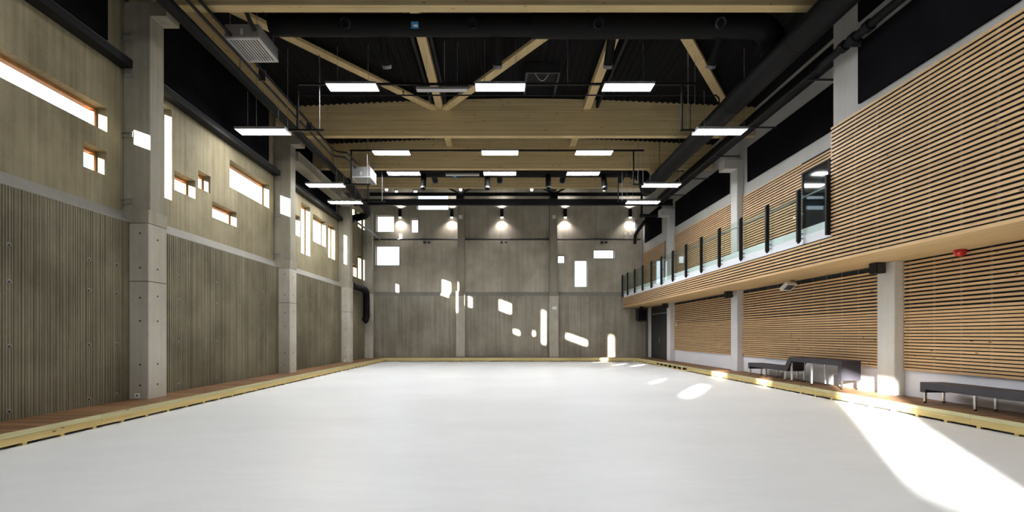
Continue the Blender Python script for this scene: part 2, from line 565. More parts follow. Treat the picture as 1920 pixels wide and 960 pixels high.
# left wall openings  (y0, y1, z0, z1)
HL = [
    ((6.7, 10.04, 5.884, 6.386), 'long slot window high on the left wall, nearest the camera'),
    ((9.47, 10.03, 4.97, 5.47), 'small square window below the long slot window'),
    ((3.9, 4.95, 4.95, 7.25), 'tall slit window on the left wall beside the camera'),
    ((-18.3, -15.92, 4.58, 6.94), 'large window on the left wall far behind the camera'),
    ((-13.3, -12.25, 6.0, 6.5), 'small high window on the left wall behind the camera'),
    ((-10.25, -8.85, 4.77, 5.5), 'wide window on the left wall behind the camera'),
    ((-10.45, -9.0, 5.95, 6.5), 'upper wide window on the left wall behind the camera'),
    ((-6.95, -5.95, 4.83, 5.3), 'low small window on the left wall behind the camera'),
    ((-1.5, -0.3, 5.45, 5.95), 'small window on the left wall behind the camera'),
    ((0.6, 1.7, 5.2, 5.7), 'small window on the left wall beside the camera'),
    ((11.0, 12.02, 5.01, 7.28), 'tall slit window just behind the nearest left column'),
    ((12.12, 12.95, 5.31, 5.80), 'small wide window next to the tall slit behind the nearest column'),
    ((13.08, 13.63, 5.66, 6.14), 'smallest square window in the second left bay'),
    ((14.61, 17.1, 6.15, 6.99), 'largest wide window before the second left column'),
    ((13.72, 14.99, 5.01, 5.47), 'low wide window beneath the largest one in the second left bay'),
    ((18.7, 19.77, 5.67, 6.5), 'window half hidden behind the second left column'),
    ((19.88, 20.8, 5.04, 7.15), 'tall slit window in the third left bay'),
    ((21.15, 22.7, 5.78, 6.98), 'squarish window in the middle of the third left bay'),
    ((23.03, 23.96, 5.37, 7.02), 'upright window beside the third left column'),
    ((26.6, 27.6, 4.95, 5.65), 'low window in the last left bay'),
    ((27.75, 28.5, 4.95, 6.33), 'upright window in the last left bay by the corner'),
    ((27.75, 28.5, 7.95, 8.8), 'high window in the last left bay by the corner'),
    ((26.3, 27.2, 8.3, 8.9), 'high window in the last left bay behind the black duct'),
]
LT = 0.36
wl = obj('wall_left', wall_holes(MB(), 'x', XLU, XLU - LT, YF - 0.4, 30.75, ZF, ZTOP, [h for h, _ in HL]), M['conc_up'])
struct(wl, 'board-marked grey-brown concrete wall with scattered windows')
for h, lab in HL:
    window('x', XLU - LT + 0.14, XLU - LT + 0.01, h, lab)
for (a, b) in ((YF, 10.41), (10.97, 17.45), (18.02, 24.42), (24.97, 28.62), (29.1, YB)):
    obj('ribbed_panel', ribs(MB(), 'x', XL, a, b, 0.1, LEDGE, -1), M['conc_rib'], wl)
    obj('sill_band', MB().prism([(XL, LEDGE), (XL, LEDGE + 0.02), (XLU, SILL), (XLU, LEDGE)], 'y', a, b), M['conc_band'], wl)

tm = [(2.0, 10.2, (4.6, 6.2, 7.84, 9.37, 10.05)), (11, 17.4, (12.0, 13.6, 14.8, 16.3)), (18, 24.3, (18.9, 20.4, 21.9, 23.4))]
for a, b, ys in tm:
    mk = MB(); hl = MB()
    for y in ys:
        for z in (0.40, 1.46, 2.52, 3.12):
            mk.tube([(XL + 0.004, y, z), (XL - 0.012, y, z)], 0.042, 10)
            hl.tube([(XL + 0.006, y, z - 0.008), (XL + 0.003, y, z - 0.008)], 0.026, 8)
    o = obj('tie_mark', mk, M['conc_band'], wl); o['kind'] = 'stuff'
    o = obj('tie_hole', hl, M['hole'], wl); o['kind'] = 'stuff'

# back wall
HB = [
    ((-7.80, -6.66, 8.16, 9.22), 'square window in the back wall, upper of the left pair'),
    ((-7.84, -6.33, 6.05, 7.30), 'squarish window in the back wall, lower of the left pair'),
    ((-5.62, -5.14, 8.12, 9.00), 'small upright window in the back wall by the left wall lamp'),
    ((-5.21, -3.22, 9.56, 10.57), 'wide window high in the back wall behind the black beam'),
    ((-6.71, -6.41, 10.62, 10.90), 'tiny window under the roof, left of the tiny pair'),
    ((-5.50, -5.19, 10.62, 10.90), 'tiny window under the roof, right of the tiny pair'),
    ((3.72, 4.18, 6.19, 6.69), 'small square window beside the right back column'),
    ((4.79, 5.60, 4.67, 6.39), 'tall window in the right of the back wall'),
    ((5.99, 7.32, 6.49, 7.06), 'letterbox window at the right of the back wall'),
]
wb = obj('wall_back', wall_holes(MB(), 'y', YBU, YBU + LT, -9.0, 10.2, ZF, ZTOP, [h for h, _ in HB]), M['conc_back'])
struct(wb, 'board-marked concrete end wall with scattered windows')
for h, lab in HB:
    window('y', YBU + LT - 0.09, YBU + LT - 0.015, h, lab, 0.04)
for (a, b) in ((XL, -2.70), (-2.12, 3.11), (3.71, 9.35)):
    obj('ribbed_panel', ribs(MB(), 'y', YB, a, b, 0.1, LEDGE, 1), M['conc_ribback'], wb)
    obj('sill_band', MB().prism([(YB, LEDGE), (YB, LEDGE + 0.02), (YBU, SILL), (YBU, LEDGE)], 'x', a, b), M['conc_band'], wb)

# wall far behind the camera
struct(obj('wall_front', MB().box(-9.0, 10.2, YF - LT, YF, ZF, ZTOP), M['white']), 'white wall far behind the camera')

# right wall: lower white wall, projecting block over it, upper wall
wr = MB()
wr.box(XR, XR + 0.4, YF - 0.4, 30.7, ZF, 3.405)
wall_right = struct(obj('wall_right', wr, M['white']), 'white lower wall on the right behind the slats')
struct(obj('trim_3', MB().box(XR, XR + 0.4, YF - 0.4, 30.7, 3.406, ZTOP), M['dim_white_wall']), 'white upper wall behind the balcony, its dimness put into a grey tone')
struct(obj('trim_2', MB().box(9.05, XR - 0.002, 26.06, YBU - 0.01, 4.375, ZTOP), M['dim_white_wall']), 'white wall lining of the far corner bay above the balcony')
blk = struct(obj('trim_1', MB().box(7.82, XR - 0.002, YF + 0.01, 11.23, 3.41, ZTOP), M['dim_white_wall']), 'white projecting upper block over the right platform')

# balcony: slab and soffit
bal = thing('balcony', 'long balcony on the right wall with a slatted front and timber underside', 'balcony', (8.6, 20.0, 3.34))
obj('slab', MB().box(7.82, XR - 0.002, 11.232, YB - 0.01, 3.41, 4.37), M['white'], bal)
obj('slat_backing', MB().box(7.79, 7.82, 3.0, YB - 0.02, 3.405, 3.96), M['backing'], bal)
SW = 0.40
xs = 7.755
while xs < XR - 0.02:
    e = min(XR - 0.001, xs + SW)
    obj('soffit_board', MB().box(xs + 0.003, e - 0.003, 3.0, YB - 0.01, 3.34, 3.405), M['soffit'], bal)
    xs = e

P_SLAT, H_SLAT = 0.0884, 0.048
def slats(parent, x0, x1, y0, y1, z0, z1, pitch):
    z = z0; first = None
    while z + H_SLAT <= z1 + 0.01:
        if first is None:
            first = obj('slat', MB().box(x0, x1, y0, y1, z, z + H_SLAT), M['larch'], parent)
            zz = z
        else:
            c = first.copy(); COL.objects.link(c); c.parent = parent
            c.location = (0, 0, z - zz)
        z += pitch
    return z
def battens(parent, x0, x1, y0, y1, z0, z1, step=0.6):
    y = y0 + 0.25; first = None
    while y < y1 - 0.1:
        if first is None:
            first = obj('batten', MB().box(x0, x1, y, y + 0.05, z0, z1), M['batten'], parent); yy = y
        else:
            c = first.copy(); COL.objects.link(c); c.parent = parent; c.location = (0, y - yy, 0)
        y += step

slats(bal, 7.757, 7.775, 3.0, YB - 0.02, 3.345, 3.98, P_SLAT)
battens(bal, 7.776, 7.789, 3.0, 14.0, 3.35, 3.96)

def slat_panel(label, xw, y0, y1, zparts, bat=True):
    z0, z1 = zparts[0][0], (3.335 if zparts[0][0] < 1 else zparts[-1][1])
    t = thing('slat_panel', label, 'slat panel', (xw, (y0 + y1) / 2, z0))
    obj('backing', MB().box(xw - 0.022, xw - 0.003, y0, y1, z0, z1), M['backing'], t)
    for (a, b, p) in zparts:
        slats(t, xw - 0.055, xw - 0.037, y0, y1, a, b, p)
    if bat:
        battens(t, xw - 0.036, xw - 0.022, y0, y1, z0 + 0.01, z1 - 0.01)
    return t
LOWZ = [(0.847, 2.165, 0.0703), (2.186, 3.20, P_SLAT)]
slat_panel('larch slat wall panel behind the nearest plain bench, right of the pale concrete column', XR, 4.0, 11.03, [LOWZ[0], (2.186, 3.32, P_SLAT)])
slat_panel('larch slat wall panel behind the bench that steps up to a table', XR, 11.57, 18.33, LOWZ)
slat_panel('larch slat wall panel under the balcony between the dark door and the white columns', XR, 18.86, 25.5, LOWZ)
slat_panel('tall larch slat cladding of the projecting block above the balcony front at right', 7.81, 3.0, 11.23, [(3.9638, 6.49, P_SLAT)])
slat_panel('larch slats on the balcony wall beside the dark glass door', XR, 14.75, 18.33, [(4.40, 6.92, P_SLAT)])
slat_panel('larch slats on the balcony wall between the two white upper columns', XR, 18.86, 25.5, [(4.40, 6.92, P_SLAT)])
slat_panel('larch slats on the balcony wall in the far corner bay', 9.05, 26.1, 30.2, [(4.40, 6.76, P_SLAT)], False)
slat_panel('short run of larch slats above the dark glass door on the balcony', XR, 13.3, 14.74, [(6.62, 6.92, P_SLAT)], False)

# balcony door and lower doors
d1 = thing('door_1', 'dark glazed door at the near end of the balcony', None, (XR, 14.1, 4.38)); d1['kind'] = 'structure'
obj('door_leaf', MB().box(XR - 0.05, XR - 0.02, 13.55, 14.66, 4.40, 6.55), M['dark_glass'], d1)
obj('door_frame', MB().box(XR - 0.07, XR - 0.01, 13.47, 13.55, 4.38, 6.6).box(XR - 0.07, XR - 0.01, 14.66, 14.73, 4.38, 6.6).box(XR - 0.07, XR - 0.01, 13.55, 14.66, 6.55, 6.6), M['black'], d1)
d2 = thing('door_2', 'tall anthracite double door under the balcony in the far right corner', None, (XR, 27.7, ZD)); d2['kind'] = 'structure'
for a, b in ((26.2, 27.72), (27.74, 29.3)):
    lf = obj('door_leaf', MB().box(XR - 0.07, XR - 0.01, a, b, ZD + 0.01, 2.84), M['door'], d2)
obj('door_handle', MB().tube([(XR - 0.11, 27.66, 1.2), (XR - 0.11, 27.66, 1.45)], 0.012, 8), M['mid_grey'], lf)
obj('transom_bar', MB().box(XR - 0.09, XR - 0.01, 26.15, 29.35, 2.85, 2.92), M['mid_grey'], d2)
obj('transom_panel', MB().box(XR - 0.05, XR - 0.01, 26.15, 29.35, 2.93, 3.33), M['door'], d2)

# ------------------------------------------------------------------ columns
def dots(parent, pts, axis, r=0.02):
    mb = MB()
    for p in pts:
        a = Vector(p); dv = {'x': Vector((0.006, 0, 0)), 'y': Vector((0, 0.006, 0))}[axis]
        mb.tube([a - dv, a + dv], r, 8)
    o = obj('tie_hole', mb, M['hole'], parent)
    o['kind'] = 'stuff'
LCOL = [(10.40, 'first'), (17.43, 'second'), (24.38, 'third'), (28.60, 'corner')]
LLAB = ['tall two-stage concrete column on the left wall, nearest the camera, lit patch near its top',
        'two-stage concrete column on the left wall, second from the camera, beside the largest window',
        'two-stage concrete column on the left wall, third from the camera, with black elbow pipe behind it',
        'slim concrete column in the far left corner of the hall']
for i, (y, nm) in enumerate(LCOL):
    t = thing('concrete_column', LLAB[i], 'column', (-7.85, y + 0.28, ZD), 'concrete columns along the left wall')
    w = 0.575 if i < 3 else 0.45
    obj('lower_shaft', MB().box(-8.06, -7.60, y, y + w, ZD + 0.003, 2.80, 0.015).box(-8.06, -7.60, y, y + w, 2.815, 4.06, 0.015), M['conc_col'], t)
    obj('joint', MB().box(-8.05, -7.612, y + 0.012, y + w - 0.012, 2.80, 2.815), M['hole'], t)
    obj('collar', MB().box(-8.25, -7.59, y - 0.01, y + w + 0.01, 4.07, 4.36, 0.01), M['conc_colup'], t)
    yu0, yu1 = y + 0.05, y + w - 0.09
    up = obj('upper_shaft', MB().box(-8.19, -7.60, yu0, yu1, 4.36, ZBEAM - 0.005, 0.012), M['conc_colup'], t)
    if i < 3:
        obj('corbel', MB().box(-7.599, -7.25, yu0, yu1, 8.59, ZBEAM - 0.006), M['conc_colup'], t)
        dots(t, [(-7.78, y, z) for z in (0.55, 1.0, 1.95, 2.45, 3.1, 3.85)], 'y')
        dots(t, [(-7.60, y + 0.28, z) for z in (0.55, 1.0, 1.95, 2.5, 3.1, 3.75)], 'x')
        for z in (4.50, 5.95, 7.25, 8.05):
            obj('fixing_bracket', MB().box(-8.22, -7.98, yu0 - 0.03, yu0, z, z + 0.03).box(-8.22, -7.98, yu0 - 0.03, yu0, z + 0.09, z + 0.12).box(-8.02, -7.96, yu0 - 0.02, yu0, z, z + 0.12), M['conc_band'], t)
        pl = MB().box(-7.89, -7.79, y - 0.015, y, ZD + 0.03, ZD + 0.13)
        if i != 1:
            so = obj('wall_socket', pl, M['plastic'])
            tag(so, 'white socket plate low on the ' + ('nearest left column' if i == 0 else 'third left column'), 'socket', 'sockets on the left columns')
            obj('socket_hole', MB().tube([(-7.84, y - 0.018, ZD + 0.08), (-7.84, y - 0.012, ZD + 0.08)], 0.02, 10), M['dark_grey'], so)

for i, (x0, x1, u0, u1) in enumerate(((-2.69, -2.13, -2.60, -2.17), (3.12, 3.70, 3.16, 3.62))):
    t = thing('concrete_column', 'concrete column on the end wall, ' + ('left of the middle bay, sun patch across it' if i == 0 else 'right of the middle bay, with green exit sign'), 'column', ((x0 + x1) / 2, 30.0, ZD), 'concrete columns on the end wall')
    obj('lower_shaft', MB().box(x0, x1, 29.90, 30.3, ZD + 0.003, 4.06, 0.012), M['conc_col'], t)
    obj('collar', MB().box(x0 - 0.01, x1 + 0.01, 29.89, 30.3, 4.07, 4.36, 0.01), M['conc_colup'], t)
    obj('upper_shaft', MB().box(u0, u1, 29.97, YBU - 0.005, 4.36, 11.85, 0.01), M['conc_colup'], t)

RLAB = ['pale concrete column on the right between the two bench bays, small black loudspeaker at its top',
        'white column on the right at the far end of the stepped bench',
        'white column on the right beside the dark corner door']
for i, y in enumerate((11.05, 18.35, 25.55)):
    t = thing('concrete_column', RLAB[i], 'column', (9.2, y + 0.25, ZD), 'columns along the right platform')
    m = M['conc_right'] if i == 0 else M['conc_white']
    if i == 0:
        obj('lower_shaft', MB().box(9.09, XR - 0.002, y, y + 0.5, ZD + 0.003, 3.335, 0.015), m, t)
    else:
        obj('lower_shaft', MB().box(9.09, XR - 0.002, y, y + 0.49, ZD + 0.003, 3.335, 0.015), m, t)
        obj('upper_shaft', MB().box(9.09, XR - 0.002, y, y + 0.49, 4.375, 8.0, 0.015), M['conc_upcol'], t)
        obj('corbel', MB().box(8.62, XR - 0.002, y, y + 0.49, 8.001, 8.36), M['conc_upcol'], t)
tag(obj('corner_post', MB().box(8.95, 9.13, 29.95, 30.14, ZD + 0.003, 3.33, 0.01), M['conc_band']), 'slim grey post on the end wall below the hanging black loudspeaker', 'post')

# ------------------------------------------------------------------ timber roof
def beam(y0, y1, x0, x1, z0, label):
    ht = lambda x: 10.27 - 0.047 * abs(x - 0.7) + (z0 - ZBEAM)
    xs = [x0 + (x1 - x0) * k / 16 for k in range(17)]
    top = [(x, 10.27 - 0.0027 * (x - 0.7) ** 2 - 0.012 * abs(x - 0.7) + (z0 - ZBEAM) * 0.0) for x in xs]
    poly = [(x0, z0), (x1, z0)] + list(reversed(top))
    o = obj('timber_beam', MB().prism(poly, 'y', y0, y1), M['glulam'], None, loc=((x0 + x1) / 2, (y0 + y1) / 2, z0))
    tag(o, label, 'beam', 'glulam roof beams across the hall')
beam(10.56, 10.80, -8.15, 7.81, ZBEAM, 'laminated timber roof beam nearest the camera, cut by the top of the picture')
beam(17.50, 17.73, -8.15, 9.34, ZBEAM, 'deep laminated timber roof beam where the diagonal braces meet')
beam(20.96, 21.19, -8.15, 9.34, ZBEAM, 'laminated timber roof beam third from the camera, behind the second lamp row')
beam(24.42, 24.65, -8.15, 9.34, 9.14, 'laminated timber roof beam farthest from the camera')

def bar(p, q, w, z0, z1, m, name, label, cat, group=None):
    p = Vector(p); q = Vector(q); d = (q - p).normalized(); n_ = Vector((-d.y, d.x)) * w / 2
    poly = [tuple(p + n_), tuple(p - n_), tuple(q - n_), tuple(q + n_)]
    o = obj(name, MB().prism([(a[0], a[1]) for a in poly], 'z', z0, z1), m, None, loc=((p.x + q.x) / 2, (p.y + q.y) / 2, z0))
    return tag(o, label, cat, group)
PZ = 9.87
for nm, xx in (('left', -2.16), ('right', 3.2)):
    bar((xx, 10.80), (xx, 17.5), 0.26, PZ, 10.12, M['glulam_y'], 'timber_purlin', 'lengthwise timber purlin between the first two roof beams, %s one' % nm, 'purlin', 'timber purlins')
    bar((xx, 17.73), (xx, 20.96), 0.26, PZ, 10.12, M['glulam_y'], 'timber_purlin', 'short timber purlin stub seen behind the deep second beam, %s one' % nm, 'purlin', 'timber purlins')
bar((-2.16 - 0.17, 17.47), (-7.2, 11.56), 0.27, PZ - 0.05, 9.92, M['glulam_y'], 'diagonal_brace', 'diagonal timber brace running to the left wall from the middle of the second beam', 'brace', 'diagonal roof braces')
bar((-2.16 + 0.17, 17.47), (3.0, 10.9), 0.27, PZ - 0.05, 9.92, M['glulam_y'], 'diagonal_brace', 'diagonal timber brace rising right from the middle of the second beam', 'brace', 'diagonal roof braces')
bar((3.4, 10.9), (8.3, 17.45), 0.27, PZ - 0.05, 9.92, M['glulam_y'], 'diagonal_brace', 'diagonal timber brace at the right behind the big black duct', 'brace', 'diagonal roof braces')
for a, b, lab in ((10.82, 17.48, 'first bay'), (17.75, 20.94, 'second bay'), (21.21, 24.4, 'third bay')):
    o = obj('edge_beam', MB().box(-7.62, -7.36, a, b, 9.2, 9.85), M['glulam_y'], None, loc=(-7.5, (a + b) / 2, 9.2))
    tag(o, 'lengthwise timber edge beam above the left duct, %s of the roof' % lab, 'beam', 'timber edge beams')
# steel rails beside the purlins
for xx in (-2.42, -1.9, 3.56):
    o = obj('roof_rail', MB().box(xx - 0.04, xx + 0.04, 10.85, 17.45, PZ + 0.02, 10.1), M['black'], None, loc=(xx, 14, PZ))
    tag(o, {-2.42: 'black rail along the left side of the left purlin', -1.9: 'black rail along the right side of the left purlin', 3.56: 'black rail along the right side of the right purlin'}[xx], 'rail', 'black roof rails')

hat = thing('roof_hatch', 'black square roof hatch above the middle lamps with a white cable loop', 'hatch', (1.4, 16.0, 9.95))
obj('hatch_frame', MB().box(0.85, 1.95, 15.3, 15.36, 10.0, 10.33).box(0.85, 1.95, 16.74, 16.8, 10.0, 10.33).box(0.85, 0.91, 15.36, 16.74, 10.0, 10.33).box(1.89, 1.95, 15.36, 16.74, 10.0, 10.33), M['dark_grey'], hat)
obj('hatch_lid', MB().box(0.91, 1.89, 15.36, 16.74, 10.22, 10.26), M['black'], hat)
cb = [(1.1 + 0.55 * k / 12, 15.5, 10.2 - 0.33 * math.sin(PI * k / 12) - 0.05 * k / 12) for k in range(13)]
obj('cable', MB().tube(cb, 0.008, 6), M['label_white'], hat)

# left: black felt panels, cable tray, concrete tie beam
for a, b, lab in ((2.0, 10.0, 'black felt panel high on the left wall in the nearest bay'),
                  (11.35, 17.0, 'black felt panel high on the left wall behind the first heater'),
                  (18.45, 24.0, 'black felt panel high on the left wall above the third bay windows')):
    o = obj('acoustic_panel', MB().box(XLU + 0.005, XLU + 0.05, a, b, 7.78, 9.7), M['black_felt'], None, loc=(XLU, (a + b) / 2, 7.78))
    tag(o, lab, 'panel', 'black acoustic panels')
for a, b, lab in ((2.0, 10.40, 'dark steel ledge tray under the nearest black panel on the left wall'),
                  (10.92, 17.42, 'dark steel ledge tray under the second black panel on the left wall'),
                  (17.95, 24.36, 'dark steel ledge tray under the third black panel on the left wall')):
    t = thing('cable_tray', lab, 'tray', (-8.07, (a + b) / 2, 7.42), 'steel trays on the left wall')
    obj('tray_body', MB().prism([(XLU + 0.005, 7.42), (-7.94, 7.42), (-7.94, 7.58), (-7.955, 7.58), (-7.955, 7.44), (XLU + 0.005, 7.44)], 'y', a, b), M['tray'], t)
    obj('tray_lip', MB().box(-7.97, -7.94, a, b, 7.582, 7.60), M['dark_grey'], t)
o = obj('tie_beam', MB().box(-8.0, -7.5, 17.95, 24.34, 8.13, 8.5), M['conc_colup'], None, loc=(-7.7, 21.1, 8.13))
tag(o, 'lengthwise concrete tie beam between the second and third left columns', 'beam')

# right: black felt panels
for x_, a, b, z0, z1, lab in ((7.82, 3.0, 10.40, 6.65, 7.95, 'large black felt panel above the slatted block at the top right'),
                     (7.82, 3.0, 10.40, 8.42, 9.8, 'black felt panel at the very top of the white block behind the thin pipe'),
                     (XR, 11.9, 18.0, 7.37, 8.66, 'black felt panel above the balcony door bay'),
                     (XR, 19.46, 25.37, 7.37, 8.66, 'black felt panel above the balcony between the white columns'),
                     (9.05, 26.7, 29.7, 7.32, 8.9, 'black felt panel above the balcony in the far corner')):
    o = obj('acoustic_panel', MB().box(x_ - 0.05, x_ - 0.005, a, b, z0, z1), M['black_felt'], None, loc=(x_, (a + b) / 2, z0))
    tag(o, lab, 'panel', 'black acoustic panels')

# ------------------------------------------------------------------ timber platforms round the floor
def platform(name, label, xe, xw, y0, y1, sgn, vent=None):
    """platform along a side wall; xe the front edge, xw the wall, sgn +1 when the wall is at +x of the edge"""
    t = thing(name, label, 'platform', ((xe + xw) / 2, (y0 + y1) / 2, ZF), 'timber platforms round the floor')
    b = MB(); y = y0
    while y < y1:
        b.box(xe + sgn * 0.05, xw, y + 0.005, min(y1, y + 0.12) - 0.005, ZD - 0.028, ZD); y += 0.12
    obj('deck_board', b, M['deck'], t)['kind'] = 'stuff'
    obj('deck_joist', MB().box(xe + sgn * 0.25, xw, y0, y1, ZF + 0.08, ZD - 0.03), M['backing'], t)
    L = 4.2; y = y0; k = 0
    while y < y1:
        e = min(y1, y + L)
        obj('cap_board', MB().box(xe, xe + sgn * 0.06, y + 0.002, e - 0.002, ZD - 0.068, ZD + 0.002), M['cap_y'], t)
        if vent and vent[0] < (y + e) / 2 < vent[1]:
            obj('edge_beam', MB().box(xe + sgn * 0.005, xe + sgn * 0.05, y + 0.002, e - 0.002, ZF + 0.012, ZF + 0.045), M['pine_y'], t)
        else:
            obj('edge_beam', MB().box(xe + sgn * 0.005, xe + sgn * 0.05, y + 0.002, e - 0.002, ZF + 0.042, ZD - 0.07), M['pine_y'], t)
        y = e
    first = None; y = y0 + 0.3
    while y < y1 - 0.1:
        tall = vent and vent[0] < y < vent[1]
        if tall:
            obj('support_block', MB().box(xe + sgn * 0.008, xe + sgn * 0.06, y, y + 0.12, ZF + 0.046, ZD - 0.07), M['pine_y'], t)
        elif first is None:
            first = obj('support_block', MB().box(xe + sgn * 0.012, xe + sgn * 0.09, y, y + 0.07, ZF + 0.001, ZF + 0.041), M['pine_y'], t); yy = y
        else:
            c = first.copy(); COL.objects.link(c); c.parent = t; c.location = (0, y - yy, 0)
        y += 0.61
    return t
platform('timber_platform', 'low brown-decked timber platform along the left concrete wall', -6.95, XL + 0.001, 0.0, 28.98, -1)
platform('timber_platform', 'low brown-decked timber platform under the balcony, carrying the benches', 8.24, XR - 0.001, 0.0, 28.98, 1, (19.5, 25.8))
t = thing('timber_platform', 'low timber platform along the end wall', 'platform', (0.7, 29.5, ZF), 'timber platforms round the floor')
b = MB(); y = 29.04
while y < YB - 0.02:
    b.box(XL + 0.01, XR - 0.01, y + 0.003, min(YB - 0.001, y + 0.12) - 0.003, ZD - 0.028, ZD); y += 0.12
obj('deck_board', b, M['deck'], t)['kind'] = 'stuff'
xx = -6.95
while xx < 8.2:
    e = min(8.24, xx + 4.2)
    obj('cap_board', MB().box(xx + 0.002, e - 0.002, 28.98, 29.04, ZD - 0.068, ZD + 0.002), M['cap_x'], t)
    obj('edge_beam', MB().box(xx + 0.002, e - 0.002, 28.985, 29.03, ZF + 0.042, ZD - 0.07), M['pine_x'], t)
    xx = e
first = None; xx = -6.6
while xx < 8.1:
    if first is None:
        first = obj('support_block', MB().box(xx, xx + 0.07, 28.992, 29.07, ZF + 0.001, ZF + 0.041), M['pine_x'], t); x0_ = xx
    else:
        c = first.copy(); COL.objects.link(c); c.parent = t; c.location = (xx - x0_, 0, 0)
    xx += 0.61

# ------------------------------------------------------------------ glass railing on the balcony
gr = thing('glass_railing', 'glass balustrade with dark steel posts along the balcony edge', 'railing', (7.72, 20, 3.98))
POSTS = [30.0, 28.8] + [27.3 - 1.5 * k for k in range(10)] + [12.35]
POSTS = sorted(set(round(p, 2) for p in POSTS))
pm = None
for y in POSTS:
    if pm is None:
        pm = obj('post', MB().prism([(7.70, 3.99), (7.75, 4.05), (7.75, 5.36), (7.72, 5.40), (7.655, 5.33), (7.655, 4.06)], 'y', y - 0.03, y + 0.03), M['black'], gr)
        st = MB()
        for z in (4.12, 4.24, 4.75, 5.22):
            st.tube([(7.75, y, z), (7.818, y, z)], 0.018, 8)
        obj('standoff', st, M['mid_grey'], pm)
        y0_ = y
    else:
        c = copy_tree(pm, gr); c.location = (0, y - y0_, 0)
ys = [11.26] + POSTS
for a, b_ in zip(ys[:-1], ys[1:]):
    obj('glass_panel', MB().box(7.768, 7.782, a + 0.015, b_ - 0.015, 4.18, 5.34), M['rail_glass'], gr)
obj('handrail', MB().tube([(7.86, 11.3, 5.2), (7.86, 30.2, 5.2)], 0.02, 10), M['mid_grey'], gr)
obj('end_post', MB().box(7.66, 7.80, 11.235, 11.29, 3.99, 5.40), M['black'], gr)

# ------------------------------------------------------------------ benches
def plate(poly_top, th):
    """offset an open profile (y,z) downward into a folded plate outline"""
    return poly_top
B0, B1 = 8.68, 9.17
b1 = thing('bench', 'charcoal bench on steel legs that folds up into a table, on the right platform', 'bench', (8.92, 14.4, ZD), 'folded charcoal benches')
outer = [(16.74, 0.47), (16.74, 0.675), (14.62, 0.675), (14.37, 0.985), (12.17, 0.985), (12.17, 0.485)]
inner = [(12.30, 0.485), (12.30, 0.855), (14.28, 0.855), (14.50, 0.545), (16.62, 0.545), (16.62, 0.47)]
pl = MB(); poly = outer + inner
n = len(poly)
def folded(mb, outer, inner, x0, x1):
    k = len(outer)
    inn = list(reversed(inner))
    for i in range(k - 1):
        a, b_, c, d = outer[i], outer[i + 1], inn[i + 1], inn[i]
        mb.quad((x0, *a), (x0, *b_), (x0, *c), (x0, *d)); mb.quad((x1, *a), (x1, *d), (x1, *c), (x1, *b_))
        mb.quad((x0, *a), (x1, *a), (x1, *b_), (x0, *b_)); mb.quad((x0, *d), (x0, *c), (x1, *c), (x1, *d))
    for p, q in ((outer[0], inn[0]), (outer[-1], inn[-1])):
        mb.quad((x0, *p), (x0, *q), (x1, *q), (x1, *p))
    return mb
obj('folded_plate', folded(MB(), outer, inner, B0, B1), M['bench'], b1)
def leg(parent, x, y, ztop):
    mb = MB().box(x - 0.02, x + 0.02, y - 0.02, y + 0.02, ZD + 0.03, ztop)
    l = obj('leg', mb, M['chrome'], parent)
    obj('leg_foot', MB().box(x - 0.016, x + 0.016, y - 0.016, y + 0.016, ZD + 0.001, ZD + 0.03), M['black'], l)
for y, zt in ((16.68, 0.471), (15.70, 0.546), (14.66, 0.546), (14.33, 0.86), (13.42, 0.856), (12.235, 0.486)):
    for x in (8.73, 9.11):
        leg(b1, x, y, zt)
b2 = thing('bench', 'long flat charcoal bench on steel legs, cut by the right edge of the picture', 'bench', (8.92, 8.2, ZD), 'folded charcoal benches')
outer = [(9.90, 0.47), (9.90, 0.675), (6.3, 0.675), (6.3, 0.47)]
inner = [(6.42, 0.47), (6.42, 0.535), (9.78, 0.535), (9.78, 0.47)]
obj('folded_plate', folded(MB(), outer, inner, B0, B1), M['bench'], b2)
for y, zt in ((9.84, 0.471), (8.80, 0.536), (7.6, 0.536), (6.36, 0.471)):
    for x in (8.73, 9.11):
        leg(b2, x, y, zt)

# ------------------------------------------------------------------ lamps
def make_lamp(lit=True):
    t = thing('panel_lamp' if lit else 'batten_lamp', '', 'lamp', (0, 0, 0), 'rectangular ceiling lamps' if lit else 'slim unlit lamps')
    w, d = (1.46, 0.46) if lit else (1.50, 0.20)
    hz = 0.07
    hb = MB()
    hb.box(-w / 2, w / 2, -d / 2, -d / 2 + 0.018, 0, hz).box(-w / 2, w / 2, d / 2 - 0.018, d / 2, 0, hz)
    hb.box(-w / 2, -w / 2 + 0.018, -d / 2 + 0.018, d / 2 - 0.018, 0, hz).box(w / 2 - 0.018, w / 2, -d / 2 + 0.018, d / 2 - 0.018, 0, hz)
    hb.box(-w / 2 + 0.018, w / 2 - 0.018, -d / 2 + 0.018, d / 2 - 0.018, hz - 0.015, hz)
    obj('housing', hb, M['lamp_body'], t)
    obj('diffuser', MB().box(-w / 2 + 0.019, w / 2 - 0.019, -d / 2 + 0.019, d / 2 - 0.019, 0.004, 0.016), M['lamp'] if lit else M['unlit'], t)
    return t
lamp0 = make_lamp(True)
unlit0 = make_lamp(False)
wire0 = None
def wires(t, loc, zt):
    x, y, z = loc
    for s in ((-0.2, 0.72) if x < -6 else (-0.72, 0.72) if x > 6 else (-0.45, 0.45)):
        mb = MB().tube([(s, 0, 0.071), (s, 0, roof_z(x + s) - z - 0.01)], 0.006, 5)
        o = bpy.data.objects.new('suspension_wire', mesh('suspension_wire', mb, M['mid_grey']))
        COL.objects.link(o); o.parent = t
ROWN = {0: 'nearest row', 1: 'second row', 2: 'farthest row', 3: 'added unseen row above the picture', 4: 'added unseen row over the camera', 5: 'added unseen row behind the camera'}
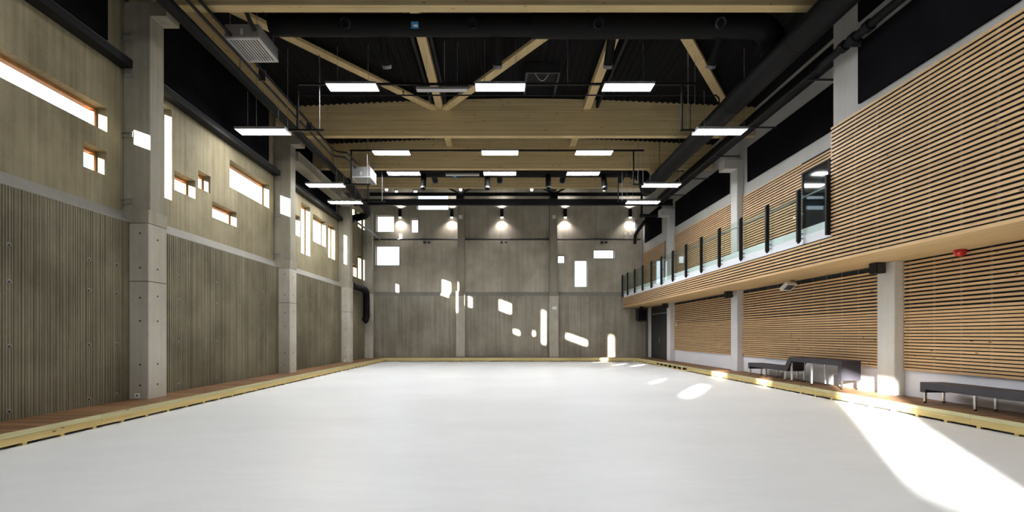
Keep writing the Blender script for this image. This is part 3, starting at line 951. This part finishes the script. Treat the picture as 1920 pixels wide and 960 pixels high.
for r, y in ((0, 14.03), (1, 19.08), (2, 21.53), (3, 6.6), (4, -1.2), (5, -9.5)):  # last three rows are unseen, added to brighten the hall near the camera
    for nm, x, z in (('left of three high lamps', -4.28, 8.87), ('middle of three high lamps', 0.03, 8.87), ('right of three high lamps', 3.76, 8.87),
                     ('low lamp by the left wall', -6.90, 7.57), ('low lamp by the right wall', 6.44, 7.57)):
        if r >= 3 and z < 8: continue
        o = place(lamp0, (x, y, z), 'lit panel lamp, %s in the %s' % (nm, ROWN[r]))
        wires(o, (x, y, z), roof_z(x))
for r, y, x, z in ((0, 14.1, -1.68, 8.82), (2, 21.55, -1.65, 8.80)):
    o = place(unlit0, (x, y, z), 'slim unlit grey lamp between lit panels of the %s' % ROWN[r])
    wires(o, (x, y, z), roof_z(x))

RL = ['nearest black lamp rail frame under the diagonal braces', 'second black lamp rail frame in front of the third beam', 'farthest black lamp rail frame above the black steel beam']
for r, y in ((0, 14.03), (1, 19.08), (2, 21.53)):
    t = thing('lamp_rail', RL[r], 'rail', (0, y, 8.94), 'black lamp rails')
    obj('main_rail', MB().box(-5.93, 5.75, y - 0.03, y + 0.03, 8.945, 9.0), M['black'], t)
    for x0, x1 in ((-6.15, -5.12), (5.30, 5.72)):
        obj('lower_rail', MB().box(x0, x1, y - 0.03, y + 0.03, 7.60, 7.65), M['black'], t)
    for x in (-5.88, 5.34):
        obj('drop_tube', MB().tube([(x, y, 7.65), (x, y, 8.946)], 0.032, 8), M['tray'], t)
    for x in (-5.25, 5.52):
        obj('hanger_rod', MB().tube([(x, y, 7.65), (x, y, roof_z(x))], 0.014, 6), M['mid_grey'], t)
    for x in (-1.6, 2.0):
        obj('hanger_rod', MB().tube([(x, y, 9.0), (x, y, roof_z(x))], 0.008, 6), M['mid_grey'], t)

sp = thing('sprinkler_pipe', 'thin black sprinkler pipe crossing below the diagonal braces', 'pipe', (0, 15.5, 9.38))
obj('pipe', MB().tube([(-6.5, 15.5, 9.38), (7.0, 15.5, 9.38), (7.1, 15.5, 9.28), (7.1, 15.5, 8.75)], 0.024, 8), M['black'], sp)
for x in (-3.1, -0.1, 2.85, 6.3):
    obj('sprinkler_head', MB().tube([(x, 15.5, 9.40), (x, 15.5, 9.50)], 0.016, 8).tube([(x, 15.5, 9.50), (x, 15.5, 9.51)], 0.035, 10), M['black'], sp)

# ------------------------------------------------------------------ ducts
def arc(c, r, a0, a1, plane, n=7):
    out = []
    for k in range(n):
        a = a0 + (a1 - a0) * k / (n - 1)
        u, v = math.cos(a) * r, math.sin(a) * r
        if plane == 'xz': out.append((c[0] + u, c[1], c[2] + v))
        elif plane == 'yz': out.append((c[0], c[1] + u, c[2] + v))
        else: out.append((c[0] + u, c[1] + v, c[2]))
    return out
def nozzle(parent, p, d, L, r):
    p = Vector(p); d = Vector(d).normalized()
    nz = obj('nozzle', MB().tube([p, p + d * L], r, 14), M['black_duct'], parent, True)
    obj('nozzle_ring', MB().tube([p + d * (L - 0.02), p + d * (L + 0.06)], r * 1.06, 14, False).tube([p + d * (L - 0.02), p + d * (L + 0.06)], r * 0.86, 14, False), M['terminal'], nz, True)
dk = thing('air_duct', 'large round black air duct running the length of the hall on the right', 'duct', (6.85, 12, 8.1))
obj('duct_pipe', MB().tube([(6.85, -1.9, 8.4), (6.85, 21.7, 8.4)], 0.30, 24), M['black_duct'], dk, True)
for y in (2, 5, 8, 11, 14, 17, 20):
    obj('duct_collar', MB().tube([(6.85, y - 0.03, 8.4), (6.85, y + 0.03, 8.4)], 0.307, 24), M['black_duct'], dk, True)
for y in (4, 8.5, 13, 17.2, 20.5):
    obj('hanger_rod', MB().tube([(6.85, y, 8.7), (6.85, y, roof_z(6.85))], 0.01, 6), M['black'], dk)

cd = thing('air_duct', 'black cross duct with jet nozzles just behind the nearest beam', 'duct', (0, 12.0, 9.1))
obj('duct_pipe', MB().tube([(-5.7, 12.0, 9.38), (0.82, 12.0, 9.38)], 0.25, 22), M['black_duct'], cd, True)
obj('duct_pipe', MB().tube([(0.80, 12.0, 9.38), (6.35, 12.0, 9.38)] + arc((6.35, 12.0, 8.88), 0.5, PI / 2, 0, 'xz')[1:] + [(6.85, 12.0, 8.6)], 0.295, 22), M['black_duct'], cd, True)
for x in (-3.72, -0.64, 2.40, 5.35):
    nozzle(cd, (x, 11.9, 9.36), (0, -0.86, -0.5), 0.34, 0.115)
for x in (-2.96, -0.04, 2.86, 5.58):
    nozzle(cd, (x, 12.1, 9.30), (0, 0.70, -0.72), 0.78, 0.115)
lb = obj('duct_label', MB().quad((-2.16, 11.80, 9.18), (-1.98, 11.80, 9.18), (-1.98, 11.745, 9.31), (-2.16, 11.745, 9.31)).quad((-2.16, 11.803, 9.18), (-1.98, 11.803, 9.18), (-1.98, 11.748, 9.31), (-2.16, 11.748, 9.31)), M['blue'], cd)
lb['label'] = 'blue sticker with white print on the black duct'
obj('label_print', MB().quad((-2.10, 11.783, 9.21), (-2.00, 11.783, 9.21), (-2.00, 11.766, 9.25), (-2.10, 11.766, 9.25)), M['label_white'], lb)

cd = thing('air_duct', 'far black cross duct with hanging jet nozzles behind the third beam', 'duct', (0, 22.4, 9.0))
obj('duct_pipe', MB().tube([(-5.9, 22.4, 9.25), (6.2, 22.4, 9.25)], 0.25, 20), M['black_duct'], cd, True)
obj('duct_elbow', MB().tube(arc((6.2, 22.4, 8.6), 0.65, PI / 2, 0, 'xz', 8) + [(6.85, 22.25, 8.42), (6.85, 21.9, 8.4), (6.85, 21.69, 8.4)], 0.31, 20), M['black_duct'], cd, True)
for x in (-3.5, -0.55, 2.27, 4.85):
    nozzle(cd, (x, 22.35, 9.15), (0.0, -0.35, -0.94), 0.80, 0.125)
for x in (-3.07, 0.02, 3.02, 5.80):
    nozzle(cd, (x, 22.6, 9.2), (0, 0.8, -0.35), 0.45, 0.13)
sn = obj('duct_sensor', MB().tube([(-2.05, 22.2, 9.04), (-2.05, 22.1, 8.93)], 0.09, 12), M['blue'], cd, True)
sn['label'] = 'blue sensor cap below the far duct'

ld = thing('air_duct', 'slim black duct running along the left wall below the beams', 'duct', (-6.75, 12, 8.2))
obj('duct_pipe', MB().tube([(-6.75, -1.9, 8.4), (-6.75, 21.3, 8.4)], 0.125, 18), M['black_duct'], ld, True)
obj('duct_elbow', MB().tube([(-6.75, 21.2, 8.4), (-6.76, 21.8, 8.39), (-6.80, 22.6, 8.33), (-6.82, 23.6, 8.2), (-6.80, 24.6, 8.1), (-6.88, 25.1, 8.02), (-7.15, 25.5, 7.95), (-7.9, 25.7, 7.85)], 0.19, 16), M['black_duct'], ld, True)
for y in (6, 12.5, 16, 19.5):
    obj('hanger_rod', MB().tube([(-6.75, y, 8.52), (-6.75, y, roof_z(-6.75))], 0.008, 6), M['black'], ld)

pp = thing('insulated_pipe', 'black insulated pipe elbow coming down the left wall beyond the third column', 'pipe', (-7.69, 27, 2.4))
obj('pipe', MB().tube([(-7.69, 25.05, 4.22)] + [(-7.69, 27.4, 4.22)] + [(p[0], p[1], p[2]) for p in arc((-7.69, 27.4, 3.82), 0.4, PI / 2, 0, 'yz')][1:] + [(-7.69, 27.8, 2.7), (-7.72, 27.75, 2.5), (-7.8, 27.7, 2.42)], 0.19, 16), M['black_duct'], pp, True)
for y in (25.6, 27.0):
    obj('pipe_clamp', MB().tube([(-7.69, y - 0.03, 4.22), (-7.69, y + 0.03, 4.22)], 0.2, 14).box(-8.19, -7.80, y - 0.03, y + 0.03, 4.36, 4.41), M['black'], pp)

hp = thing('heating_pipe', 'pair of black heating pipes running along the left side to the heaters', 'pipe', (-6.4, 12, 8.5))
for dx, dz in ((0, 0), (0.10, 0.17)):
    obj('pipe', MB().tube([(-6.42 + dx, 0, 8.53 + dz), (-6.42 + dx, 18.3, 8.53 + dz), (-6.3 + dx, 18.5, 8.53 + dz), (-6.0 + dx, 18.6, 8.53 + dz), (-5.9 + dx * 0.5, 18.8, 8.50 + dz), (-5.88 + dx, 19.6, 8.46 + dz)], 0.036, 10), M['black'], hp, True)
obj('branch_pipe', MB().tube([(-6.5, 10.9, 9.12), (-5.85, 10.9, 9.12), (-5.78, 10.93, 9.06), (-5.76, 11.0, 8.95), (-5.75, 11.28, 8.8)], 0.05, 10), M['black'], hp, True)
for y in (8, 12.9, 16.1):
    obj('pipe_clip', MB().box(-6.46, -6.28, y - 0.02, y + 0.02, 8.47, 8.76), M['dark_grey'], hp)

def heater(x0, x1, y0, y1, z0, z1, label, lab2):
    t = thing('fan_heater', label, 'heater', ((x0 + x1) / 2, (y0 + y1) / 2, z0), 'ceiling fan heaters')
    cs = MB()
    cs.box(x0, x1, y0, y0 + 0.015, z0 + 0.04, z1).box(x0, x1, y1 - 0.015, y1, z0 + 0.04, z1)
    cs.box(x0, x0 + 0.015, y0 + 0.015, y1 - 0.015, z0 + 0.04, z1).box(x1 - 0.015, x1, y0 + 0.015, y1 - 0.015, z0 + 0.04, z1)
    cs.box(x0 + 0.015, x1 - 0.015, y0 + 0.015, y1 - 0.015, z1 - 0.015, z1)
    obj('casing', cs, M['heater'], t)
    f = MB()
    f.box(x0 - 0.01, x1 + 0.01, y0 - 0.01, y0 + 0.045, z0, z0 + 0.039).box(x0 - 0.01, x1 + 0.01, y1 - 0.045, y1 + 0.01, z0, z0 + 0.039)
    f.box(x0 - 0.01, x0 + 0.03, y0 + 0.045, y1 - 0.045, z0, z0 + 0.039).box(x1 - 0.03, x1 + 0.01, y0 + 0.045, y1 - 0.045, z0, z0 + 0.039)
    obj('louvre_frame', f, M['louvre'], t)
    k = 11; first = None
    for i in range(k):
        xx = x0 + 0.05 + (x1 - x0 - 0.12) * i / (k - 1)
        q = MB().prism([(xx, z0 + 0.005), (xx + 0.034, z0 + 0.005), (xx + 0.034, z0 + 0.02), (xx, z0 + 0.02)], 'y', y0 + 0.046, y1 - 0.046)
        if first is None:
            first = obj('louvre_blade', q, M['louvre'], t); xf = xx
        else:
            c = first.copy(); COL.objects.link(c); c.parent = t; c.location = (xx - xf, 0, 0)
    obj('heater_core', MB().box(x0 + 0.02, x1 - 0.02, y0 + 0.02, y1 - 0.02, z0 + 0.09, z0 + 0.10), M['black'], t)
    obj('rating_plate', MB().box((x0 + x1) / 2 - 0.03, (x0 + x1) / 2 + 0.03, y0 - 0.008, y0 - 0.001, z0 + 0.09, z0 + 0.24), M['louvre'], t)
    for x in (x0 + 0.08, x1 - 0.08):
        for y in (y0 + 0.08, y1 - 0.08):
            obj('hanger_rod', MB().tube([(x, y, z1), (x, y, roof_z(x))], 0.008, 6), M['mid_grey'], t)
    return t
heater(-6.46, -5.66, 11.3, 12.28, 8.62, 8.96, 'square grey louvred fan heater hanging under the nearest beam', '')
heater(-6.08, -5.30, 19.75, 20.7, 8.12, 8.56, 'grey louvred fan heater hanging farther down the hall', '')

# right-hand pipes
tk = thing('trunk_pipe', 'thick black insulated pipe along the upper right wall above the balcony', 'pipe', (8.3, 17.5, 8.4))
obj('pipe', MB().tube([(8.3, 11.24, 8.6), (8.3, 24.6, 8.6)], 0.225, 20), M['black_duct'], tk, True)
obj('service_pipe', MB().tube([(8.02, 11.24, 8.36), (8.02, 24.6, 8.36)], 0.05, 10), M['black'], tk, True)
for y in (12.6, 15.5, 18.0, 20.6, 23.0):
    obj('pipe_bracket', MB().box(8.0, 9.0, y - 0.02, y + 0.02, 8.32, 8.36), M['dark_grey'], tk)
rd = thing('drain_pipe', 'thin black jointed pipe crossing the white block at the top right', 'pipe', (7.5, 7.5, 7.9))
obj('pipe', MB().tube([(7.5, 1, 7.92), (7.5, 10.95, 7.92), (7.55, 11.3, 7.95), (7.8, 11.7, 8.1), (8.1, 12.0, 8.4)], 0.085, 14), M['black_duct'], rd, True)
for y in (9.75, 10.15, 10.45, 8.4):
    obj('pipe_joint', MB().tube([(7.5, y - 0.07, 7.92), (7.5, y + 0.07, 7.92)], 0.115, 14), M['black_duct'], rd, True)
obj('branch', MB().tube([(7.5, 10.28, 7.9), (7.64, 10.17, 7.84), (7.67, 10.15, 7.83)], 0.085, 14), M['black_duct'], rd, True)
cm = thing('sensor_head', 'small grey sensor on a bracket at the top right above the thin pipe', 'sensor', (7.6, 9.3, 8.35))
obj('bracket', MB().box(7.55, 7.76, 9.25, 9.29, 8.42, 8.46), M['mid_grey'], cm)
obj('head', MB().dome((7.58, 9.27, 8.36), 0.04, 0.04, 0.06, full=True), M['mid_grey'], cm, True)

# far end steel
ib = thing('steel_beam', 'black steel beam spanning the far end of the hall below the lamps', 'beam', (0.6, 24.85, 8.38))
obj('web', MB().box(-7.55, 9.0, 24.9, 24.93, 8.40, 8.64), M['black'], ib)
obj('flange', MB().box(-7.55, 9.0, 24.82, 25.0, 8.36, 8.40), M['black'], ib)
obj('flange', MB().box(-7.55, 9.0, 24.82, 25.0, 8.64, 8.67), M['black'], ib)
lr = thing('light_bar', 'thin black bar with splayed braces in front of the end wall', 'bar', (0.6, 29.3, 10.1))
obj('bar', MB().box(-7.9, 9.0, 29.25, 29.37, 10.12, 10.32), M['black'], lr)
for xc in (-2.4, 3.35):
    for s in (-1, 1):
        obj('brace', MB().tube([(xc + s * 0.1, 29.31, 10.3), (xc + s * 1.05, 29.31, 10.78)], 0.06, 8), M['black'], lr)
    obj('brace_block', MB().box(xc - 0.22, xc + 0.22, 29.22, 29.95, 9.95, 10.12), M['black'], lr)
for i, x in enumerate((-6.85, -2.35, 1.98, 6.38)):
    t = thing('spotlight', 'small lit spotlight on the black bar under the far roof, %s from the left' % ('first', 'second', 'third', 'fourth')[i], 'spotlight', (x, 29.2, 10.35), 'spotlights at the far end')
    obj('shade', MB().tube([(x, 29.2, 10.66), (x, 29.2, 10.50)], 0.1, 14, True, [0.05, 0.1]), M['black'], t, True)
    obj('bulb', MB().dome((x, 29.2, 10.47), 0.09, 0.09, 0.08, full=True), M['bulb'], t, True)
    obj('stem', MB().tube([(x, 29.2, 10.66), (x, 29.2, 11.9)], 0.012, 6), M['black'], t)

# rail round the far end
rr = thing('wall_rail', 'dark rail with small clips along the end wall', 'rail', (0.7, 30.25, 7.6))
obj('rail_tube', MB().tube([(-7.55, 24.95, 7.60), (-7.42, 29.9, 7.62)], 0.055, 10), M['dark_grey'], rr, True)
obj('rail_tube', MB().tube([(-7.9, 30.22, 7.65), (-2.62, 30.22, 7.65)], 0.05, 10), M['dark_grey'], rr, True)
obj('rail_tube', MB().tube([(-2.15, 30.22, 7.65), (3.14, 30.22, 7.65)], 0.05, 10), M['dark_grey'], rr, True)
obj('rail_tube', MB().tube([(3.64, 30.22, 7.65), (9.0, 30.22, 7.65)], 0.05, 10), M['dark_grey'], rr, True)
for x in (-4.55, 0.3, 6.6):
    obj('rail_clip', MB().box(x - 0.22, x - 0.06, 30.12, 30.3, 7.38, 7.52).box(x + 0.05, x + 0.2, 30.12, 30.3, 7.40, 7.50), M['dark_grey'], rr)
for x in (-7.0, -4.9, 0.7):
    obj('rail_sensor', MB().dome((x, 30.2, 7.73), 0.06, 0.06, 0.06, full=True), M['mid_grey'], rr, True)

# wall lamps
for i, (x, lab) in enumerate(((-6.23, 'leftmost black cylinder wall lamp shining up and down the end wall'),
                            (-2.98, 'black cylinder wall lamp just left of the left end-wall column'),
                            (0.17, 'black cylinder wall lamp in the middle bay of the end wall'),
                            (4.15, 'black cylinder wall lamp just right of the right end-wall column'),
                            (8.23, 'rightmost black cylinder wall lamp above the balcony end'))):
    t = thing('wall_lamp', lab, 'wall lamp', (x, 30.14, 9.0), 'up and down wall lamps')
    obj('body', MB().tube([(x, 30.14, 9.02), (x, 30.14, 9.52)], 0.105, 18), M['black'], t, True)
    obj('wall_plate', MB().box(x - 0.05, x + 0.05, 30.24, 30.345, 9.2, 9.34), M['black'], t)
    obj('bulb', MB().dome((x, 30.14, 9.02), 0.085, 0.085, 0.06), M['bulb'], t, True)
    for s, z in ((-1, 8.93), (1, 9.56)):
        sl = bpy.data.lights.new('wall_lamp_beam', 'SPOT')
        sl.energy = WALL_SPOT_W; sl.spot_size = math.radians(132); sl.spot_blend = 0.8; sl.shadow_soft_size = 0.05
        sl.color = (1.0, 0.94, 0.91)
        so = bpy.data.objects.new('wall_lamp_beam', sl); COL.objects.link(so)
        so.parent = t
        so.location = (0, 0, z - 9.0)
        so.rotation_euler = (0 if s < 0 else PI, 0, 0)

# small wall fittings
for x, lab in ((-2.42, 'small white square box high on the left end-wall column'), (3.42, 'small white square box high on the right end-wall column')):
    o = obj('wall_box', MB().box(x - 0.115, x + 0.115, 29.93, 29.968, 8.88, 9.11), M['plastic'], None, loc=(x, 29.95, 8.88))
    tag(o, lab, 'wall box', 'white boxes on the end-wall columns')
    obj('box_face', MB().box(x - 0.085, x + 0.085, 29.92, 29.93, 8.91, 9.08), M['label_white'], o)
ex = thing('exit_sign', 'green emergency exit sign with white running figure and arrow on the end-wall column', 'sign', (3.44, 29.88, 3.22))
obj('sign_plate', MB().box(3.30, 3.58, 29.87, 29.895, 3.22, 3.40), M['green'], ex)
pg = MB()
def sgn(poly): pg.prism(poly, 'y', 29.866, 29.871)
sgn([(3.48, 3.30), (3.48, 3.32), (3.53, 3.32), (3.53, 3.345), (3.565, 3.31), (3.53, 3.275), (3.53, 3.30)])
sgn([(3.375, 3.365), (3.395, 3.38), (3.41, 3.365), (3.395, 3.35)])
sgn([(3.355, 3.30), (3.375, 3.345), (3.40, 3.345), (3.39, 3.295)])
sgn([(3.325, 3.25), (3.345, 3.245), (3.375, 3.29), (3.36, 3.30)])
sgn([(3.37, 3.295), (3.39, 3.295), (3.415, 3.265), (3.44, 3.262), (3.44, 3.25), (3.405, 3.25)])
sgn([(3.395, 3.335), (3.405, 3.345), (3.44, 3.325), (3.435, 3.312)])
obj('pictogram', pg, M['label_white'], ex)

def speaker(x0, x1, y0, y1, z0, z1, label, yoke=True):
    t = thing('loudspeaker', label, 'loudspeaker', ((x0 + x1) / 2, (y0 + y1) / 2, z0))
    obj('cabinet', MB().box(x0, x1, y0, y1, z0, z1, 0.012), M['black'], t)
    obj('grille', MB().box(x0 + 0.02, x1 - 0.02, y0 - 0.008, y0 - 0.001, z0 + 0.02, z1 - 0.02), M['dark_grey'], t)
    obj('bracket', MB().box(x1 + 0.001, x1 + 0.07, (y0 + y1) / 2 - 0.03, (y0 + y1) / 2 + 0.03, z0 + 0.04, z0 + 0.10), M['dark_grey'], t)
    return t
speaker(8.79, 9.01, 11.18, 11.42, 3.09, 3.33, 'small black loudspeaker at the top of the pale concrete column')
speaker(8.76, 8.98, 18.45, 18.7, 3.08, 3.32, 'small black loudspeaker at the top of the white column by the stepped bench')
speaker(8.80, 9.02, 25.65, 25.9, 3.08, 3.32, 'small black loudspeaker at the top of the white column by the corner door')
big = thing('loudspeaker', 'large black loudspeaker hanging under the far end of the balcony', 'loudspeaker', (8.6, 28.9, 2.48))
obj('cabinet', MB().prism([(28.6, 2.52), (28.78, 2.44), (29.2, 2.55), (29.2, 3.18), (28.6, 3.18)], 'x', 8.30, 8.80), M['black'], big)
obj('grille', MB().box(8.33, 8.77, 28.585, 28.599, 2.56, 3.15), M['black_felt'], big)
obj('bracket', MB().box(8.45, 8.65, 28.85, 28.95, 3.181, 3.335), M['dark_grey'], big)

fd = thing('floodlight', 'pale grey floodlight with dark glass under the balcony, above the stepped bench', 'floodlight', (9.0, 14.9, 3.1))
R_ = Matrix.Translation((8.95, 14.85, 3.13)) @ Matrix.Rotation(math.radians(20), 4, 'Z') @ Matrix.Rotation(math.radians(-38), 4, 'X')
obj('casing', MB().box(-0.21, 0.21, -0.15, 0.15, -0.03, 0.06).rot(R_), M['plastic'], fd)
obj('glass', MB().box(-0.14, 0.14, -0.10, 0.10, -0.042, -0.031).rot(R_), M['screen'], fd)
obj('bracket', MB().box(9.05, 9.15, 14.86, 14.94, 3.18, 3.335), M['mid_grey'], fd)
al = thing('alarm_beacon', 'red alarm beacon under the balcony at the right edge', 'alarm', (9.2, 9.54, 3.2))
obj('dome', MB().dome((9.16, 9.54, 3.30), 0.105, 0.105, 0.10), M['red'], al, True)
obj('base', MB().tube([(9.16, 9.54, 3.302), (9.16, 9.54, 3.338)], 0.095, 16), M['red'], al, True)
sw = obj('wall_switch', MB().box(9.245, 9.272, 25.08, 25.17, 2.10, 2.24), M['plastic'], None, loc=(9.25, 25.1, 2.1))
tag(sw, 'small white switch on the slats next to the far white column', 'switch')

# pipework in the far right corner
cp = thing('conduit', 'grey vertical pipe in the far right corner above the balcony', 'pipe', (8.93, 30.1, 4.4))
obj('pipe', MB().tube([(8.95, 30.12, 4.38), (8.95, 30.12, 9.2)], 0.05, 10), M['mid_grey'], cp, True)
for k, x in enumerate((8.45, 8.55, 8.66)):
    obj('cable_conduit', MB().tube([(x, 30.32, 8.2 - 0.1 * k), (x, 30.32, 9.6)], 0.018, 6), M['plastic'], cp)
jb = thing('junction_box', 'grey junction box and white sockets on the end wall beside the rightmost wall lamp', 'box', (8.7, 30.3, 8.2))
obj('box_body', MB().box(8.55, 8.85, 30.24, 30.345, 8.45, 8.85), M['mid_grey'], jb)
for x in (7.95, 8.3, 8.6):
    obj('socket_unit', MB().box(x - 0.06, x + 0.06, 30.27, 30.345, 7.95, 8.1), M['plastic'], jb)
bp = thing('water_pipe', 'black pipes with rounded ends in front of the far right panel', 'pipe', (8.5, 28.5, 7.4))
obj('pipe', MB().tube([(7.95, 26.8, 8.3), (8.85, 26.8, 8.3)], 0.09, 12), M['black'], bp, True)
obj('pipe_end', MB().dome((8.82, 26.8, 8.3), 0.14, 0.14, 0.14, full=True), M['black'], bp, True)
obj('pipe_end', MB().dome((7.95, 26.8, 8.3), 0.13, 0.13, 0.13, full=True), M['black'], bp, True)
obj('drop_pipe', MB().tube([(7.95, 26.8, 8.3), (7.95, 26.8, 9.6), (7.95, 24.95, 9.6)], 0.06, 10), M['black'], bp, True)
obj('slanted_pipe', MB().tube([(8.55, 28.2, 8.3), (8.35, 28.9, 7.9), (8.3, 29.3, 7.7), (8.3, 29.4, 7.2)], 0.10, 12), M['black'], bp, True)
